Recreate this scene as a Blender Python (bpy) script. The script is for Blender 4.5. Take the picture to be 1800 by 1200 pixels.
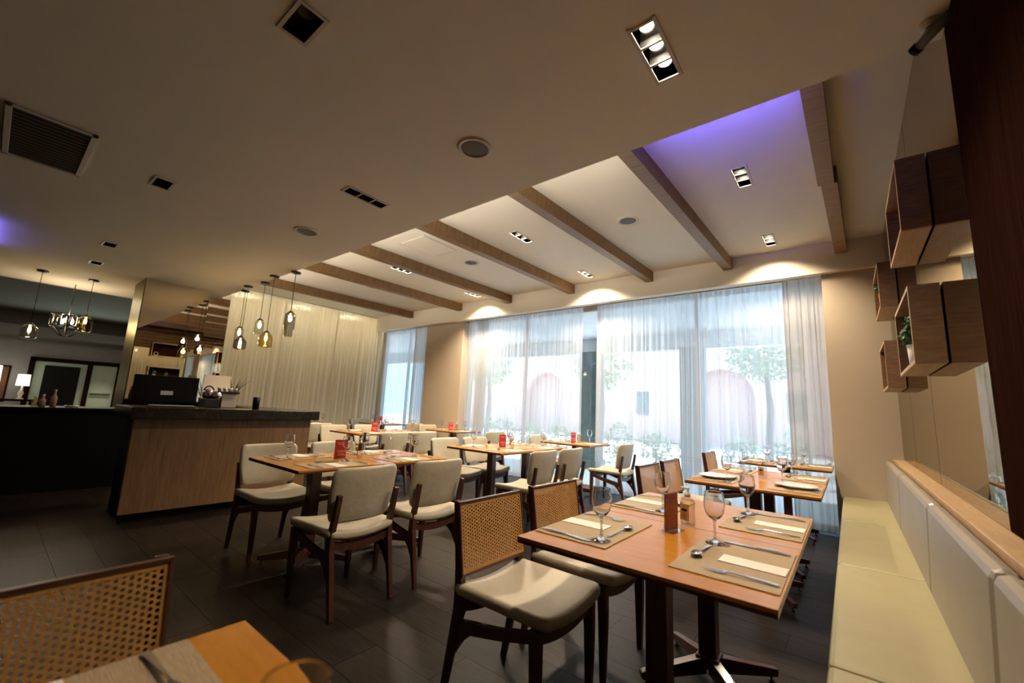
import bpy, math, random
from mathutils import Vector, Matrix
random.seed(7)
R = math.radians
PI = math.pi
S = bpy.context.scene
for o in list(bpy.data.objects):
    bpy.data.objects.remove(o)
COL = S.collection

# ------------------------------------------------------------------ camera
FPX = 735.0
def _ray(x, y): return Vector(((x-900)/FPX, -(y-600)/FPX, -1.0)).normalized()
_Y = _ray(1494, 745)
_X = -_ray(-14, 674); _X = (_X - _Y*_X.dot(_Y)).normalized()
_Z = _X.cross(_Y)
cam = bpy.data.cameras.new('camera'); camo = bpy.data.objects.new('camera', cam); COL.objects.link(camo)
cam.sensor_width = 36; cam.lens = FPX/1800*36; cam.clip_start = .02; cam.clip_end = 200
m3 = Matrix((_X, _Y, _Z))
camo.matrix_world = Matrix.Translation((0, 0, 1.22)) @ m3.to_4x4()
cam.dof.use_dof = True; cam.dof.focus_distance = 2.8; cam.dof.aperture_fstop = 2.0
S.camera = camo

# ------------------------------------------------------------------ world, exposure
S.view_settings.view_transform = 'Standard'; S.view_settings.look = 'None'
S.view_settings.gamma = 1; S.view_settings.use_curve_mapping = False
S.view_settings.exposure = 1.2
S.cycles.transparent_max_bounces = 24
S.cycles.max_bounces = 24; S.cycles.diffuse_bounces = 5; S.cycles.glossy_bounces = 4
S.cycles.transmission_bounces = 22; S.cycles.caustics_refractive = False; S.cycles.caustics_reflective = False
S.cycles.sample_clamp_indirect = 4.0
W = bpy.data.worlds.new('world'); S.world = W; W.use_nodes = True
bg = W.node_tree.nodes['Background']; bg.inputs[0].default_value = (.42, .70, 1.0, 1); bg.inputs[1].default_value = 2.2

def lamp(name, kind, loc, power, color, rot=(0, 0, 0), **kw):
    l = bpy.data.lights.new(name, kind); l.energy = power; l.color = color
    for k, v in kw.items(): setattr(l, k, v)
    o = bpy.data.objects.new(name, l); o.location = loc; o.rotation_euler = rot; COL.objects.link(o)
    return o
lamp('sun', 'SUN', (0, 0, 20), 6.6, (.96, .94, 1), (R(-12), R(8), 0), angle=R(2))

CEIL = 3.30; SOF = 2.87; SOFY = 2.33
WARM = (1.0, .80, .56)
SPOT_W = 40.0

# ------------------------------------------------------------------ materials
def nt(name):
    m = bpy.data.materials.new(name); m.use_nodes = True
    t = m.node_tree; t.nodes.clear()
    out = t.nodes.new('ShaderNodeOutputMaterial')
    return m, t, out
def N(t, kind, **inp):
    n = t.nodes.new(kind)
    for k, v in inp.items():
        if k.startswith('_'): setattr(n, k[1:], v)
        else: n.inputs[k.replace('__', ' ')].default_value = v
    return n
def rgb(c): return (c[0], c[1], c[2], 1)
def noisecol(t, c1, c2, scale=(1, 1, 1), ns=5, detail=5, rough=.6, coord='Object', dist=0.0):
    tc = N(t, 'ShaderNodeTexCoord'); mp = N(t, 'ShaderNodeMapping'); mp.inputs['Scale'].default_value = scale
    t.links.new(tc.outputs[coord], mp.inputs[0])
    n = N(t, 'ShaderNodeTexNoise', Scale=ns, Detail=detail, Roughness=rough, Distortion=dist)
    t.links.new(mp.outputs[0], n.inputs['Vector'])
    r = N(t, 'ShaderNodeValToRGB'); r.color_ramp.elements[0].position = .3; r.color_ramp.elements[1].position = .7
    r.color_ramp.elements[0].color = rgb(c1); r.color_ramp.elements[1].color = rgb(c2)
    t.links.new(n.outputs[0], r.inputs[0])
    return r, n
def mat(name, c1, c2=None, rough=.5, metal=0, scale=(1, 1, 1), ns=5, bump=0, coat=0, spec=.5, dist=0.0, coord='Object', rvar=0, sheen=0, emit=None, es=0):
    m, t, out = nt(name)
    p = N(t, 'ShaderNodeBsdfPrincipled', Roughness=rough, Metallic=metal)
    p.inputs['Coat Weight'].default_value = coat; p.inputs['Coat Roughness'].default_value = .08
    p.inputs['Specular IOR Level'].default_value = spec
    p.inputs['Sheen Weight'].default_value = sheen
    if c2 is None: c2 = tuple(x*.88 for x in c1)
    r, n = noisecol(t, c1, c2, scale, ns, dist=dist, coord=coord)
    t.links.new(r.outputs[0], p.inputs['Base Color'])
    if bump:
        b = N(t, 'ShaderNodeBump', Strength=bump, Distance=.01)
        t.links.new(n.outputs[0], b.inputs['Height']); t.links.new(b.outputs[0], p.inputs['Normal'])
    if emit:
        p.inputs['Emission Color'].default_value = rgb(emit); p.inputs['Emission Strength'].default_value = es
    t.links.new(p.outputs[0], out.inputs[0])
    return m
M = {}
M['plaster'] = mat('cream_plaster', (.79, .74, .62), (.76, .71, .59), .85, ns=2)
M['wall'] = mat('beige_wall_paint', (.50, .42, .32), (.48, .40, .30), .8, ns=1.5)
M['oak'] = mat('oak_laminate', (.17, .088, .034), (.27, .152, .066), .5, scale=(14, 14, 1), ns=4, dist=.6)
M['oakx'] = mat('oak_laminate_beam', (.155, .083, .030), (.265, .158, .064), .5, scale=(1, 9, 1), ns=5, dist=.4)
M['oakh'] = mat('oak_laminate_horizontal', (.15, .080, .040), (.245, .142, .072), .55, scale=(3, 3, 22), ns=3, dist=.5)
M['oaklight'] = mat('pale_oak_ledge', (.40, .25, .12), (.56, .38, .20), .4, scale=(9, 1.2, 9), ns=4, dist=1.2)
M['darkwood'] = mat('dark_walnut_panel', (.012, .0045, .003), (.024, .009, .006), .8, scale=(16, 16, 1), ns=3, spec=0)
M['chairwood'] = mat('dark_stained_chair_wood', (.055, .018, .010), (.085, .030, .016), .35, scale=(6, 6, 1.5), ns=6, coat=.2)
M['tablewood'] = mat('orange_cherry_table_top', (.44, .168, .012), (.54, .228, .020), .2, scale=(1.5, 10, 1), ns=4, coat=0, spec=.28, dist=.3)
M['fabric'] = mat('cream_leatherette', (.45, .405, .30), (.50, .45, .345), .48, ns=9, bump=.5, spec=.4)
M['banq'] = mat('cream_banquette_vinyl', (.35, .315, .165), (.39, .35, .195), .42, ns=6, bump=.05)
M['banqback'] = mat('taupe_banquette_back', (.27, .235, .18), (.31, .27, .21), .40, ns=6, bump=.04)
M['cane'] = mat('woven_cane', (.44, .215, .055), (.54, .29, .085), .5, ns=60, bump=.3)
M['mat'] = mat('woven_placemat', (.35, .25, .14), (.52, .40, .25), .75, scale=(3, 60, 1), ns=8, bump=.4)
M['paper'] = mat('white_paper', (.86, .80, .70), (.84, .78, .68), .8)
M['china'] = mat('white_china', (.85, .80, .72), (.83, .78, .70), .15, coat=.5)
M['steel'] = mat('polished_steel', (.72, .70, .68), (.66, .64, .62), .12, metal=1, ns=3)
M['blackmetal'] = mat('black_metal', (.012, .010, .009), (.018, .015, .013), .35)
M['blackstone'] = mat('black_granite', (.005, .004, .004), (.016, .013, .011), .22, ns=60, spec=.35)
M['black'] = mat('matt_black', (.004, .004, .004), (.006, .006, .006), .55, spec=.15)
M['red'] = mat('red_card', (.55, .03, .03), (.48, .025, .03), .4)
M['brownprint'] = mat('printed_food_photo', (.50, .16, .08), (.22, .05, .03), .5, ns=26, dist=1.0)
M['pale'] = mat('pale_print', (.75, .60, .50), None, .6)
M['labeltan'] = mat('tan_label', (.56, .36, .20), None, .6)
M['whiteplastic'] = mat('white_plastic', (.78, .76, .72), None, .35)
M['grille'] = mat('dark_grille', (.10, .085, .065), None, .6)
M['frame'] = mat('white_painted_metal', (.60, .53, .44), None, .5)
M['recess'] = mat('dark_recess', (.07, .062, .055), None, .5)
M['leaf'] = mat('green_leaf', (.03, .10, .02), (.06, .17, .04), .5, ns=20)
M['darkleaf'] = mat('dark_spiky_leaf', (.012, .022, .010), None, .5)
M['potorange'] = mat('orange_pot', (.75, .30, .02), (.65, .22, .02), .35)
M['stoneg'] = mat('grey_green_stone', (.10, .14, .14), (.17, .22, .21), .7, ns=5)
M['pinkwall'] = mat('pink_render', (.76, .48, .42), (.71, .45, .39), .9)
M['extwhite'] = mat('white_exterior_render', (.72, .74, .75), None, .9)
M['paving'] = mat('pale_paving', (.72, .70, .67), (.66, .64, .61), .8)
M['hedge'] = mat('hedge_leaves', (.10, .20, .09), (.20, .32, .16), .7, ns=8)
M['bark'] = mat('bark', (.12, .08, .05), None, .9)
M['greenwall'] = mat('pale_green_lobby_wall', (.50, .60, .50), None, .8)
M['lobbywall'] = mat('grey_lobby_wall', (.34, .33, .33), None, .85)
M['paint'] = mat('abstract_painting', (.22, .05, .02), (.05, .07, .02), .6, ns=3)
M['darkfloor'] = mat('dark_floor_base', (.03, .022, .018), None, .5)

def floor_mat():
    m, t, out = nt('dark_wood_look_tile')
    p = N(t, 'ShaderNodeBsdfPrincipled', Roughness=.42); p.inputs['Specular IOR Level'].default_value = .15
    r, n = noisecol(t, (.009, .006, .004), (.022, .015, .010), (1.2, 9, 1), 4, dist=.8)
    oi = N(t, 'ShaderNodeObjectInfo'); mx = N(t, 'ShaderNodeHueSaturation')
    mr = N(t, 'ShaderNodeMapRange'); mr.inputs['To Min'].default_value = .7; mr.inputs['To Max'].default_value = 1.25
    t.links.new(oi.outputs['Random'], mr.inputs['Value']); t.links.new(mr.outputs[0], mx.inputs['Value'])
    t.links.new(r.outputs[0], mx.inputs['Color']); t.links.new(mx.outputs[0], p.inputs['Base Color'])
    b = N(t, 'ShaderNodeBump', Strength=.15, Distance=.01); t.links.new(n.outputs[0], b.inputs['Height']); t.links.new(b.outputs[0], p.inputs['Normal'])
    t.links.new(p.outputs[0], out.inputs[0]); return m
M['tile'] = floor_mat()

def glass_mat(name, tint=(1, 1, 1), edge=(.80, .82, .84), gl=1.0):
    # thin wall glass: transparent + fresnel gloss, a little denser at grazing angles
    m, t, out = nt(name)
    tr = N(t, 'ShaderNodeBsdfTransparent'); g = N(t, 'ShaderNodeBsdfGlossy', Roughness=.03)
    g.inputs['Color'].default_value = (gl, gl, gl, 1)
    lw = N(t, 'ShaderNodeLayerWeight', Blend=.28)
    mc = N(t, 'ShaderNodeMix', _data_type='RGBA'); mc.inputs[6].default_value = rgb(tint); mc.inputs[7].default_value = rgb(edge)
    t.links.new(lw.outputs['Facing'], mc.inputs[0]); t.links.new(mc.outputs[2], tr.inputs['Color'])
    l2 = N(t, 'ShaderNodeLayerWeight', Blend=.5)
    pw = N(t, 'ShaderNodeMath', _operation='POWER'); pw.inputs[1].default_value = 3.5
    ma = N(t, 'ShaderNodeMath', _operation='MULTIPLY_ADD'); ma.inputs[1].default_value = .85; ma.inputs[2].default_value = .05
    t.links.new(l2.outputs['Facing'], pw.inputs[0]); t.links.new(pw.outputs[0], ma.inputs[0])
    mx = N(t, 'ShaderNodeMixShader')
    t.links.new(ma.outputs[0], mx.inputs[0]); t.links.new(tr.outputs[0], mx.inputs[1]); t.links.new(g.outputs[0], mx.inputs[2])
    t.links.new(mx.outputs[0], out.inputs[0]); return m
M['glass'] = glass_mat('clear_glass', (.97, .97, .97), (.62, .64, .66))
M['winglass'] = glass_mat('window_glass', (.93, .97, .98), (.85, .92, .94))
M['smoke'] = glass_mat('smoked_pendant_glass', (.50, .48, .46), (.14, .13, .13))
M['amber'] = glass_mat('amber_pendant_glass', (.80, .70, .36), (.42, .32, .10))
M['clearpend'] = glass_mat('clear_pendant_glass', (.82, .82, .76), (.45, .45, .42))
M['gel'] = glass_mat('clear_sanitiser', (.90, .84, .76), (.55, .50, .45))

def real_glass(name, col, ior=1.45):
    m, t, out = nt(name); g = N(t, 'ShaderNodeBsdfGlass', Roughness=0.0, IOR=ior); g.inputs['Color'].default_value = rgb(col)
    t.links.new(g.outputs[0], out.inputs[0]); return m
M['wineglass'] = real_glass('wine_glass_crystal', (.98, .98, .98))
def mirror_mat(name, col, rough=.01):
    m, t, out = nt(name); g = N(t, 'ShaderNodeBsdfGlossy', Roughness=rough); g.inputs['Color'].default_value = rgb(col)
    t.links.new(g.outputs[0], out.inputs[0]); return m
M['mirror'] = mirror_mat('wall_mirror', (.62, .58, .50))
M['mirrordark'] = mirror_mat('column_mirror', (.72, .66, .56))
M['bronze'] = mirror_mat('brushed_bronze_steel', (.36, .34, .24), .35)

def curtain_mat(name, col, trans, tp, cross=.0):
    m, t, out = nt(name)
    d = N(t, 'ShaderNodeBsdfDiffuse'); d.inputs[0].default_value = rgb(col)
    tl = N(t, 'ShaderNodeBsdfTranslucent'); tl.inputs[0].default_value = rgb(col)
    tr = N(t, 'ShaderNodeBsdfTransparent')
    a = N(t, 'ShaderNodeMixShader'); a.inputs[0].default_value = trans
    t.links.new(d.outputs[0], a.inputs[1]); t.links.new(tl.outputs[0], a.inputs[2])
    b = N(t, 'ShaderNodeMixShader')
    # sheer cloth lets less through where it is seen along its surface
    lw = N(t, 'ShaderNodeLayerWeight', Blend=.35)
    mr = N(t, 'ShaderNodeMapRange'); mr.inputs['To Min'].default_value = tp; mr.inputs['To Max'].default_value = tp*.04
    t.links.new(lw.outputs['Facing'], mr.inputs['Value']); t.links.new(mr.outputs[0], b.inputs[0])
    t.links.new(a.outputs[0], b.inputs[1]); t.links.new(tr.outputs[0], b.inputs[2])
    t.links.new(b.outputs[0], out.inputs[0]); return m
M['sheer'] = curtain_mat('white_sheer_curtain', (.75, .80, .86), .62, .42)
M['drape'] = curtain_mat('taupe_drape', (.55, .50, .44), .5, .12)
M['sheerwarm'] = curtain_mat('cream_sheer_curtain', (.95, .89, .74), .20, .16)

def emis(name, col, s):
    m, t, out = nt(name); e = N(t, 'ShaderNodeEmission', Strength=s); e.inputs[0].default_value = rgb(col)
    t.links.new(e.outputs[0], out.inputs[0]); return m
M['bulb'] = emis('lit_filament', (1, .72, .36), 25)
M['spotlamp'] = emis('lit_spot_lamp', (1, .90, .72), 30)
M['blueled'] = emis('blue_led', (.16, .12, 1.0), 1.2)
M['shade'] = emis('lit_lampshade', (1, .90, .70), 1.0)
M['screenled'] = emis('lit_sign_glow', (.75, .85, .7), .7)

# ------------------------------------------------------------------ mesh builder
class MB:
    def __init__(s): s.v = []; s.f = []; s.sm = []
    def add(s, vs, fs, smooth=False):
        b = len(s.v); s.v += [tuple(p) for p in vs]
        for f in fs: s.f.append(tuple(b+i for i in f)); s.sm.append(smooth)
        return s
    def box(s, x0, x1, y0, y1, z0, z1):
        vs = [(x, y, z) for z in (z0, z1) for y in (y0, y1) for x in (x0, x1)]
        return s.add(vs, [(0, 2, 3, 1), (4, 5, 7, 6), (0, 1, 5, 4), (2, 6, 7, 3), (0, 4, 6, 2), (1, 3, 7, 5)])
    def hexa(s, a, b):   # a: 4 bottom pts ccw, b: 4 top pts
        return s.add(list(a)+list(b), [(3, 2, 1, 0), (4, 5, 6, 7), (0, 1, 5, 4), (1, 2, 6, 5), (2, 3, 7, 6), (3, 0, 4, 7)])
    def beam(s, p, q, w, h, w2=None, h2=None, up=(0, 0, 1)):
        p, q = Vector(p), Vector(q); d = (q-p).normalized(); up = Vector(up)
        sd = d.cross(up)
        if sd.length < 1e-4: sd = d.cross(Vector((1, 0, 0)))
        sd.normalize(); u = sd.cross(d)
        w2 = w if w2 is None else w2; h2 = h if h2 is None else h2
        A = [p+sd*w/2*a+u*h/2*b for a, b in ((-1, -1), (1, -1), (1, 1), (-1, 1))]
        B = [q+sd*w2/2*a+u*h2/2*b for a, b in ((-1, -1), (1, -1), (1, 1), (-1, 1))]
        return s.add(A+B, [(0, 1, 2, 3), (7, 6, 5, 4), (0, 4, 5, 1), (1, 5, 6, 2), (2, 6, 7, 3), (3, 7, 4, 0)])
    def chain(s, pts, secs, up=(0, 1, 0)):
        # rectangular bar following pts, secs = list of (w,h); w along 'up' axis, h perpendicular
        pts = [Vector(p) for p in pts]; up = Vector(up); rings = []
        for i, p in enumerate(pts):
            d = (pts[min(i+1, len(pts)-1)]-pts[max(i-1, 0)]).normalized()
            n = d.cross(up).normalized(); w, h = secs[i]
            rings.append([p+up*w/2*a+n*h/2*b for a, b in ((-1, -1), (1, -1), (1, 1), (-1, 1))])
        vs = [v for r in rings for v in r]; fs = [(3, 2, 1, 0)]
        for i in range(len(pts)-1):
            for k in range(4):
                a = i*4+k; b = i*4+(k+1) % 4
                fs.append((a, b, b+4, a+4))
        e = (len(pts)-1)*4; fs.append((e, e+1, e+2, e+3))
        return s.add(vs, fs)
    def tube(s, pts, r, n=8, smooth=True, cap=True):
        pts = [Vector(p) for p in pts]; rs = r if isinstance(r, (list, tuple)) else [r]*len(pts); vs = []; fs = []
        u = None
        for i, p in enumerate(pts):
            d = (pts[min(i+1, len(pts)-1)]-pts[max(i-1, 0)]).normalized()
            if u is None:
                u = d.cross(Vector((0, 0, 1)))
                if u.length < 1e-3: u = Vector((1, 0, 0))
            u = (u-d*u.dot(d)).normalized(); w = d.cross(u)
            for k in range(n):
                a = 2*PI*k/n; vs.append(p+(u*math.cos(a)+w*math.sin(a))*rs[i])
        for i in range(len(pts)-1):
            for k in range(n):
                a = i*n+k; b = i*n+(k+1) % n; fs.append((a, b, b+n, a+n))
        if cap:
            fs.append(tuple(reversed(range(n)))); fs.append(tuple((len(pts)-1)*n+k for k in range(n)))
        return s.add(vs, fs, smooth)
    def lathe(s, prof, n=20, c=(0, 0, 0), smooth=True, axis='z'):
        vs = []; fs = []
        for r, z in prof:
            for k in range(n):
                a = 2*PI*k/n; x, y = r*math.cos(a), r*math.sin(a)
                if axis == 'z': vs.append((c[0]+x, c[1]+y, c[2]+z))
                elif axis == 'x': vs.append((c[0]+z, c[1]+x, c[2]+y))
        for i in range(len(prof)-1):
            for k in range(n):
                a = i*n+k; b = i*n+(k+1) % n; fs.append((a, b, b+n, a+n))
        return s.add(vs, fs, smooth)
    def puff(s, outline, th, fn, rings=(1, .985, .94, .8, .5), lo=0.0):
        # cushion: outline pts (a,b) about 0; profile rises over the rim; fn(a,b,c)->xyz
        n = len(outline); vs = []; fs = []
        prof = [(1.0, 0)]
        layers = [(.90, -.5), (.975, -.40), (1, -.15), (1, .15), (.975, .40), (.90, .5), (.7, .52), (.42, .53), (.15, .53)]
        layers = [(.15, -.5), (.5, -.5)] + layers
        for k, c in layers:
            for a, b in outline:
                # inset by distance rather than pure scale near the rim
                vs.append(fn(a*k, b*k, c*th))
        L = len(layers)
        for i in range(L-1):
            for k in range(n):
                a = i*n+k; b = i*n+(k+1) % n; fs.append((a, b, b+n, a+n))
        fs.append(tuple(reversed(range(n)))); fs.append(tuple((L-1)*n+k for k in range(n)))
        return s.add(vs, fs, True)
    def grid(s, P, smooth=True):
        r, c = len(P), len(P[0]); vs = [p for row in P for p in row]
        return s.add(vs, [(i*c+j, i*c+j+1, (i+1)*c+j+1, (i+1)*c+j) for i in range(r-1) for j in range(c-1)], smooth)
    def mesh(s, name, m, ms=None):
        me = bpy.data.meshes.new(name); me.from_pydata(s.v, [], s.f); me.update()
        me.polygons.foreach_set('use_smooth', s.sm); me.materials.append(m if not isinstance(m, str) else M[m])
        return me
    def build(s, name, m, parent=None, bevel=0, loc=(0, 0, 0), rz=0):
        o = bpy.data.objects.new(name, s.mesh(name, m)); COL.objects.link(o); o.location = loc; o.rotation_euler.z = rz
        if parent: o.parent = parent
        if bevel:
            b = o.modifiers.new('bevel', 'BEVEL'); b.width = bevel; b.segments = 2; b.limit_method = 'ANGLE'; b.angle_limit = R(40)
        return o

def rrect(w, h, r, nc=4, ne=5):
    pts = []
    cs = [(w/2-r, h/2-r, 0), (-w/2+r, h/2-r, 90), (-w/2+r, -h/2+r, 180), (w/2-r, -h/2+r, 270)]
    for i, (cx, cy, a0) in enumerate(cs):
        for k in range(nc+1):
            a = R(a0+90*k/nc); pts.append((cx+r*math.cos(a), cy+r*math.sin(a)))
        nx, ny, na = cs[(i+1) % 4]; a = R(na); q = (nx+r*math.cos(a), ny+r*math.sin(a)); p = pts[-1]
        for k in range(1, ne+1): pts.append((p[0]+(q[0]-p[0])*k/(ne+1), p[1]+(q[1]-p[1])*k/(ne+1)))
    return pts

def tag(o, label, cat, group=None, kind=None):
    o['label'] = label; o['category'] = cat
    if group: o['group'] = group
    if kind: o['kind'] = kind
    return o
def thing(name, label, cat, loc=(0, 0, 0), rz=0, group=None):
    o = bpy.data.objects.new(name, None); COL.objects.link(o); o.location = loc; o.rotation_euler.z = rz
    o.empty_display_size = .05
    return tag(o, label, cat, group)
def struct(o): o['kind'] = 'structure'; return o
def sbox(name, m, *b, parent=None, bevel=0):
    o = MB().box(*b).build(name, m, parent, bevel)
    if not parent: struct(o)
    return o
def dup(root, loc, rz, label, group=None, name=None):
    r = root.copy(); COL.objects.link(r); r.location = loc; r.rotation_euler.z = rz
    r['label'] = label
    if group: r['group'] = group
    for ch in list(root.children):
        c = ch.copy(); COL.objects.link(c); c.parent = r
        for g in list(ch.children):
            d = g.copy(); COL.objects.link(d); d.parent = c
    return r

# ================================================================== STRUCTURE
# floor: base slab plus one object per wood-look tile
fl = sbox('floor', 'darkfloor', -20.3, .75, -5.0, 6.6, -.12, -.006)
TX, TY = 1.2, .24
tm = MB().box(.0012, TX-.0012, .0012, TY-.0012, -.02, 0.0).mesh('tile', M['tile'])
nt_ = 0
spots_t = []
for j in range(-2, 26):
    off = (j % 3)*.4
    for i in range(-9, 1):
        x = i*TX+off-.35; y = j*TY+.0
        if x+TX < -9.1 or x > -.05: continue
        spots_t.append((x, y))
spots_t.sort(key=lambda p: p[0]**2+p[1]**2)
for x, y in spots_t[:285]:
    o = bpy.data.objects.new('floor_tile', tm); COL.objects.link(o); o.location = (x, y, 0); o.parent = fl
far = MB()
for x in range(0, 9):
    for j in range(-2, 10):
        far.box(-9.2-(x+1)*1.2+.003, -9.2-x*1.2-.003, j*.24+.002, j*.24+.238, -.02, 0)
fo = far.build('far_floor_tiles', 'tile', fl); fo['kind'] = 'stuff'

# ceilings with recesses cut for the lights
def slab(mb, x0, x1, y0, y1, z0, z1, holes):
    xs = sorted({x0, x1} | {h[0] for h in holes} | {h[1] for h in holes})
    ys = sorted({y0, y1} | {h[2] for h in holes} | {h[3] for h in holes})
    for j in range(len(ys)-1):
        run = None
        for i in range(len(xs)-1):
            cx, cy = (xs[i]+xs[i+1])/2, (ys[j]+ys[j+1])/2
            inh = any(h[0] < cx < h[1] and h[2] < cy < h[3] for h in holes)
            if inh:
                if run is not None: mb.box(run, xs[i], ys[j], ys[j+1], z0, z1); run = None
            elif run is None: run = xs[i]
        if run is not None: mb.box(run, xs[-1], ys[j], ys[j+1], z0, z1)
CX = (-.605, -3.02, -5.41)
soft_tr = [(-.595, 1.70, True), (-3.0, 1.72, False)]
soft_si = [(-1.80, .64), (-4.2, .645), (-6.56, .66), (-7.7, .68)]
up_tr = [(x, 3.83, True) for x in CX]+[(x, 5.46, True) for x in CX]
TW, TL = .052, .178     # half sizes of a triple fitting
hs = [(x-TW, x+TW, y-TL, y+TL) for x, y, _ in soft_tr]+[(x-.10, x+.10, y-.055, y+.055) for x, y in soft_si]
mb = MB(); slab(mb, -10.1, .75, -5, SOFY, SOF, SOF+.12, hs); struct(mb.build('ceiling', 'plaster'))
mb = MB(); slab(mb, -10.35, .75, 1.6, 6.3, CEIL, CEIL+.12, [(x-TW, x+TW, y-TL, y+TL) for x, y, _ in up_tr]); struct(mb.build('ceiling_raised', 'plaster'))
sbox('trim_1', 'plaster', -9.4, .75, 1.55, 1.65, SOF+.12, CEIL+.1)       # back of the light cove
# curtain header
sbox('trim_2', 'plaster', -9.25, .41, 5.88, 6.0, 2.945, CEIL)
# window wall
sbox('wall_back', 'wall', -.16, .41, 5.95, 6.35, 0, 2.945)
o = sbox('wall_pillar', 'wall', -7.32, -6.17, 6.02, 6.35, 0, 2.945)
sbox('wall_back_top', 'wall', -9.25, -.1, 6.2, 6.4, 2.98, CEIL)
# right wall behind the mirror and banquette
sbox('wall_right', 'wall', .45, .70, -5, 6.35, 0, CEIL)
sbox('wall_rear', 'wall', -20.3, .75, -5.1, -4.9, 0, 3.6)
# far left lobby
sbox('wall_left', 'lobbywall', -20.3, -20.0, -5, 6.5, 0, 3.6)
sbox('ceiling_lobby', 'lobbywall', -20.3, -10.1, -5, 6.5, 3.46, 3.6)
sbox('trim_3', 'lobbywall', -10.16, -10.1, -5, SOFY, SOF, 3.46)
sbox('trim_4', 'lobbywall', -20.0, -19.2, -5, 6.5, 2.72, 3.0)
sbox('wall_lobby_side', 'wall', -20.3, -10.45, 3.2, 3.35, 0, 3.6)
sbox('wall_corridor_end', 'wall', -10.45, -8.76, 2.42, 2.50, 0, 3.6)
# left glazed wall behind curtain
sbox('wall_left_corridor', 'wall', -10.45, -10.35, 2.50, 6.35, 0, 3.45)
sbox('wall_back_corridor', 'wall', -10.35, -9.25, 6.2, 6.35, 0, 3.45)
w = sbox('window_1', 'blackmetal', -9.42, -9.38, 2.6, 6.2, 0, .08)
for y in (2.6, 3.8, 5.0, 6.16): MB().box(-9.42, -9.38, y, y+.04, .08, 3.3).build('mullion', 'blackmetal', w)
for k, y in enumerate((2.64, 3.84, 5.04)): MB().box(-9.405, -9.395, y, y+1.12, .08, 3.3).build('pane', 'winglass', w)

# windows to the terrace
def window(n, x0, x1, mulls):
    w = struct(MB().box(x0, x1, 6.28, 6.34, 0, .06).box(x0, x1, 6.28, 6.34, 2.92, 2.99).build('window_%d' % n, 'frame'))
    xs = [x0]+mulls+[x1]
    for i, x in enumerate(xs):
        a = x-.025 if 0 < i < len(xs)-1 else (x if i == 0 else x-.05)
        MB().box(a, a+.05, 6.28, 6.34, .06, 2.92).build('mullion', 'frame', w)
    for i in range(len(xs)-1): MB().box(xs[i]+.03, xs[i+1]-.03, 6.305, 6.313, .06, 2.92).build('pane', 'winglass', w)
window(2, -9.2, -7.32, [-8.25])
window(3, -6.17, -.12, [-4.72, -3.2, -1.65])

# beams
def beam(x0, x1, label, jog=False):
    mb = MB(); z0, z1 = 3.15, CEIL-.001
    def seg(xa, xb, ya, yb):
        mb.hexa([(xa-.11, ya, z0), (xa, ya, z0), (xb, yb, z0), (xb-.11, yb, z0)], [(xa-.11, ya, z1), (xa, ya, z1), (xb, yb, z1), (xb-.11, yb, z1)])
    if jog:
        xm = x0+(x1-x0)*.45; seg(x0, xm, 1.66, 4.05); seg(xm+.02, x1+.02, 4.05, 5.879)
    else: seg(x0, x1, 1.66, 5.879)
    return tag(mb.build('ceiling_beam', 'oakx', bevel=.002), label, 'beam', 'oak ceiling beams')
for k, (a, b, ws) in enumerate([(-7.86, -7.68, 'oak ceiling beam nearest the long left curtain'), (-6.26, -6.1, 'oak ceiling beam, second from the left curtain'),
        (-4.94, -4.79, 'oak ceiling beam, third from the left curtain'), (-3.58, -3.45, 'middle oak ceiling beam, fourth of the seven'),
        (-2.26, -2.13, 'oak ceiling beam on the left of the round speaker nearest the banquette'), (-1.17, -1.08, 'oak ceiling beam tinted blue at its start'),
        (-.02, .075, 'oak ceiling beam closest to the right wall, with a small jog')]):
    beam(a, b, ws, jog=(k == 6))

# mirror wall on the right (panes), ledge, dark panel
mw = struct(MB().box(.43, .45, 2.27, 5.95, .85, CEIL-.002).build('wall_mirror_backing', 'black'))
for a, b in ((2.27, 3.67), (3.679, 4.84), (4.849, 5.948)):
    MB().box(.41, .429, a, b, .882, CEIL-.003).build('mirror_panel', 'mirror', mw)
sbox('wall_dark_panel', 'darkwood', .41, .52, -4.9, 2.262, .882, SOF-.001)
lg = tag(MB().box(.325, .44, -.6, 5.949, .845, .88).build('ledge', 'oaklight', bevel=.003), 'long pale oak ledge running above the banquette back under the mirror', 'ledge')

# hatch in raised ceiling
h = thing('access_hatch', 'flush white access hatch in the raised ceiling between two beams', 'hatch', (-4.26, 3.42, CEIL))
MB().box(-.23, .23, -.28, .28, -.006, -.0005).build('hatch_door', 'plaster', h, .001)
fr = MB()
for b in ((-.245, .245, -.295, -.284), (-.245, .245, .284, .295), (-.245, -.234, -.284, .284), (.234, .245, -.284, .284)): fr.box(*b, -.003, -.0005)
fr.build('hatch_frame', 'frame', h)

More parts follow.
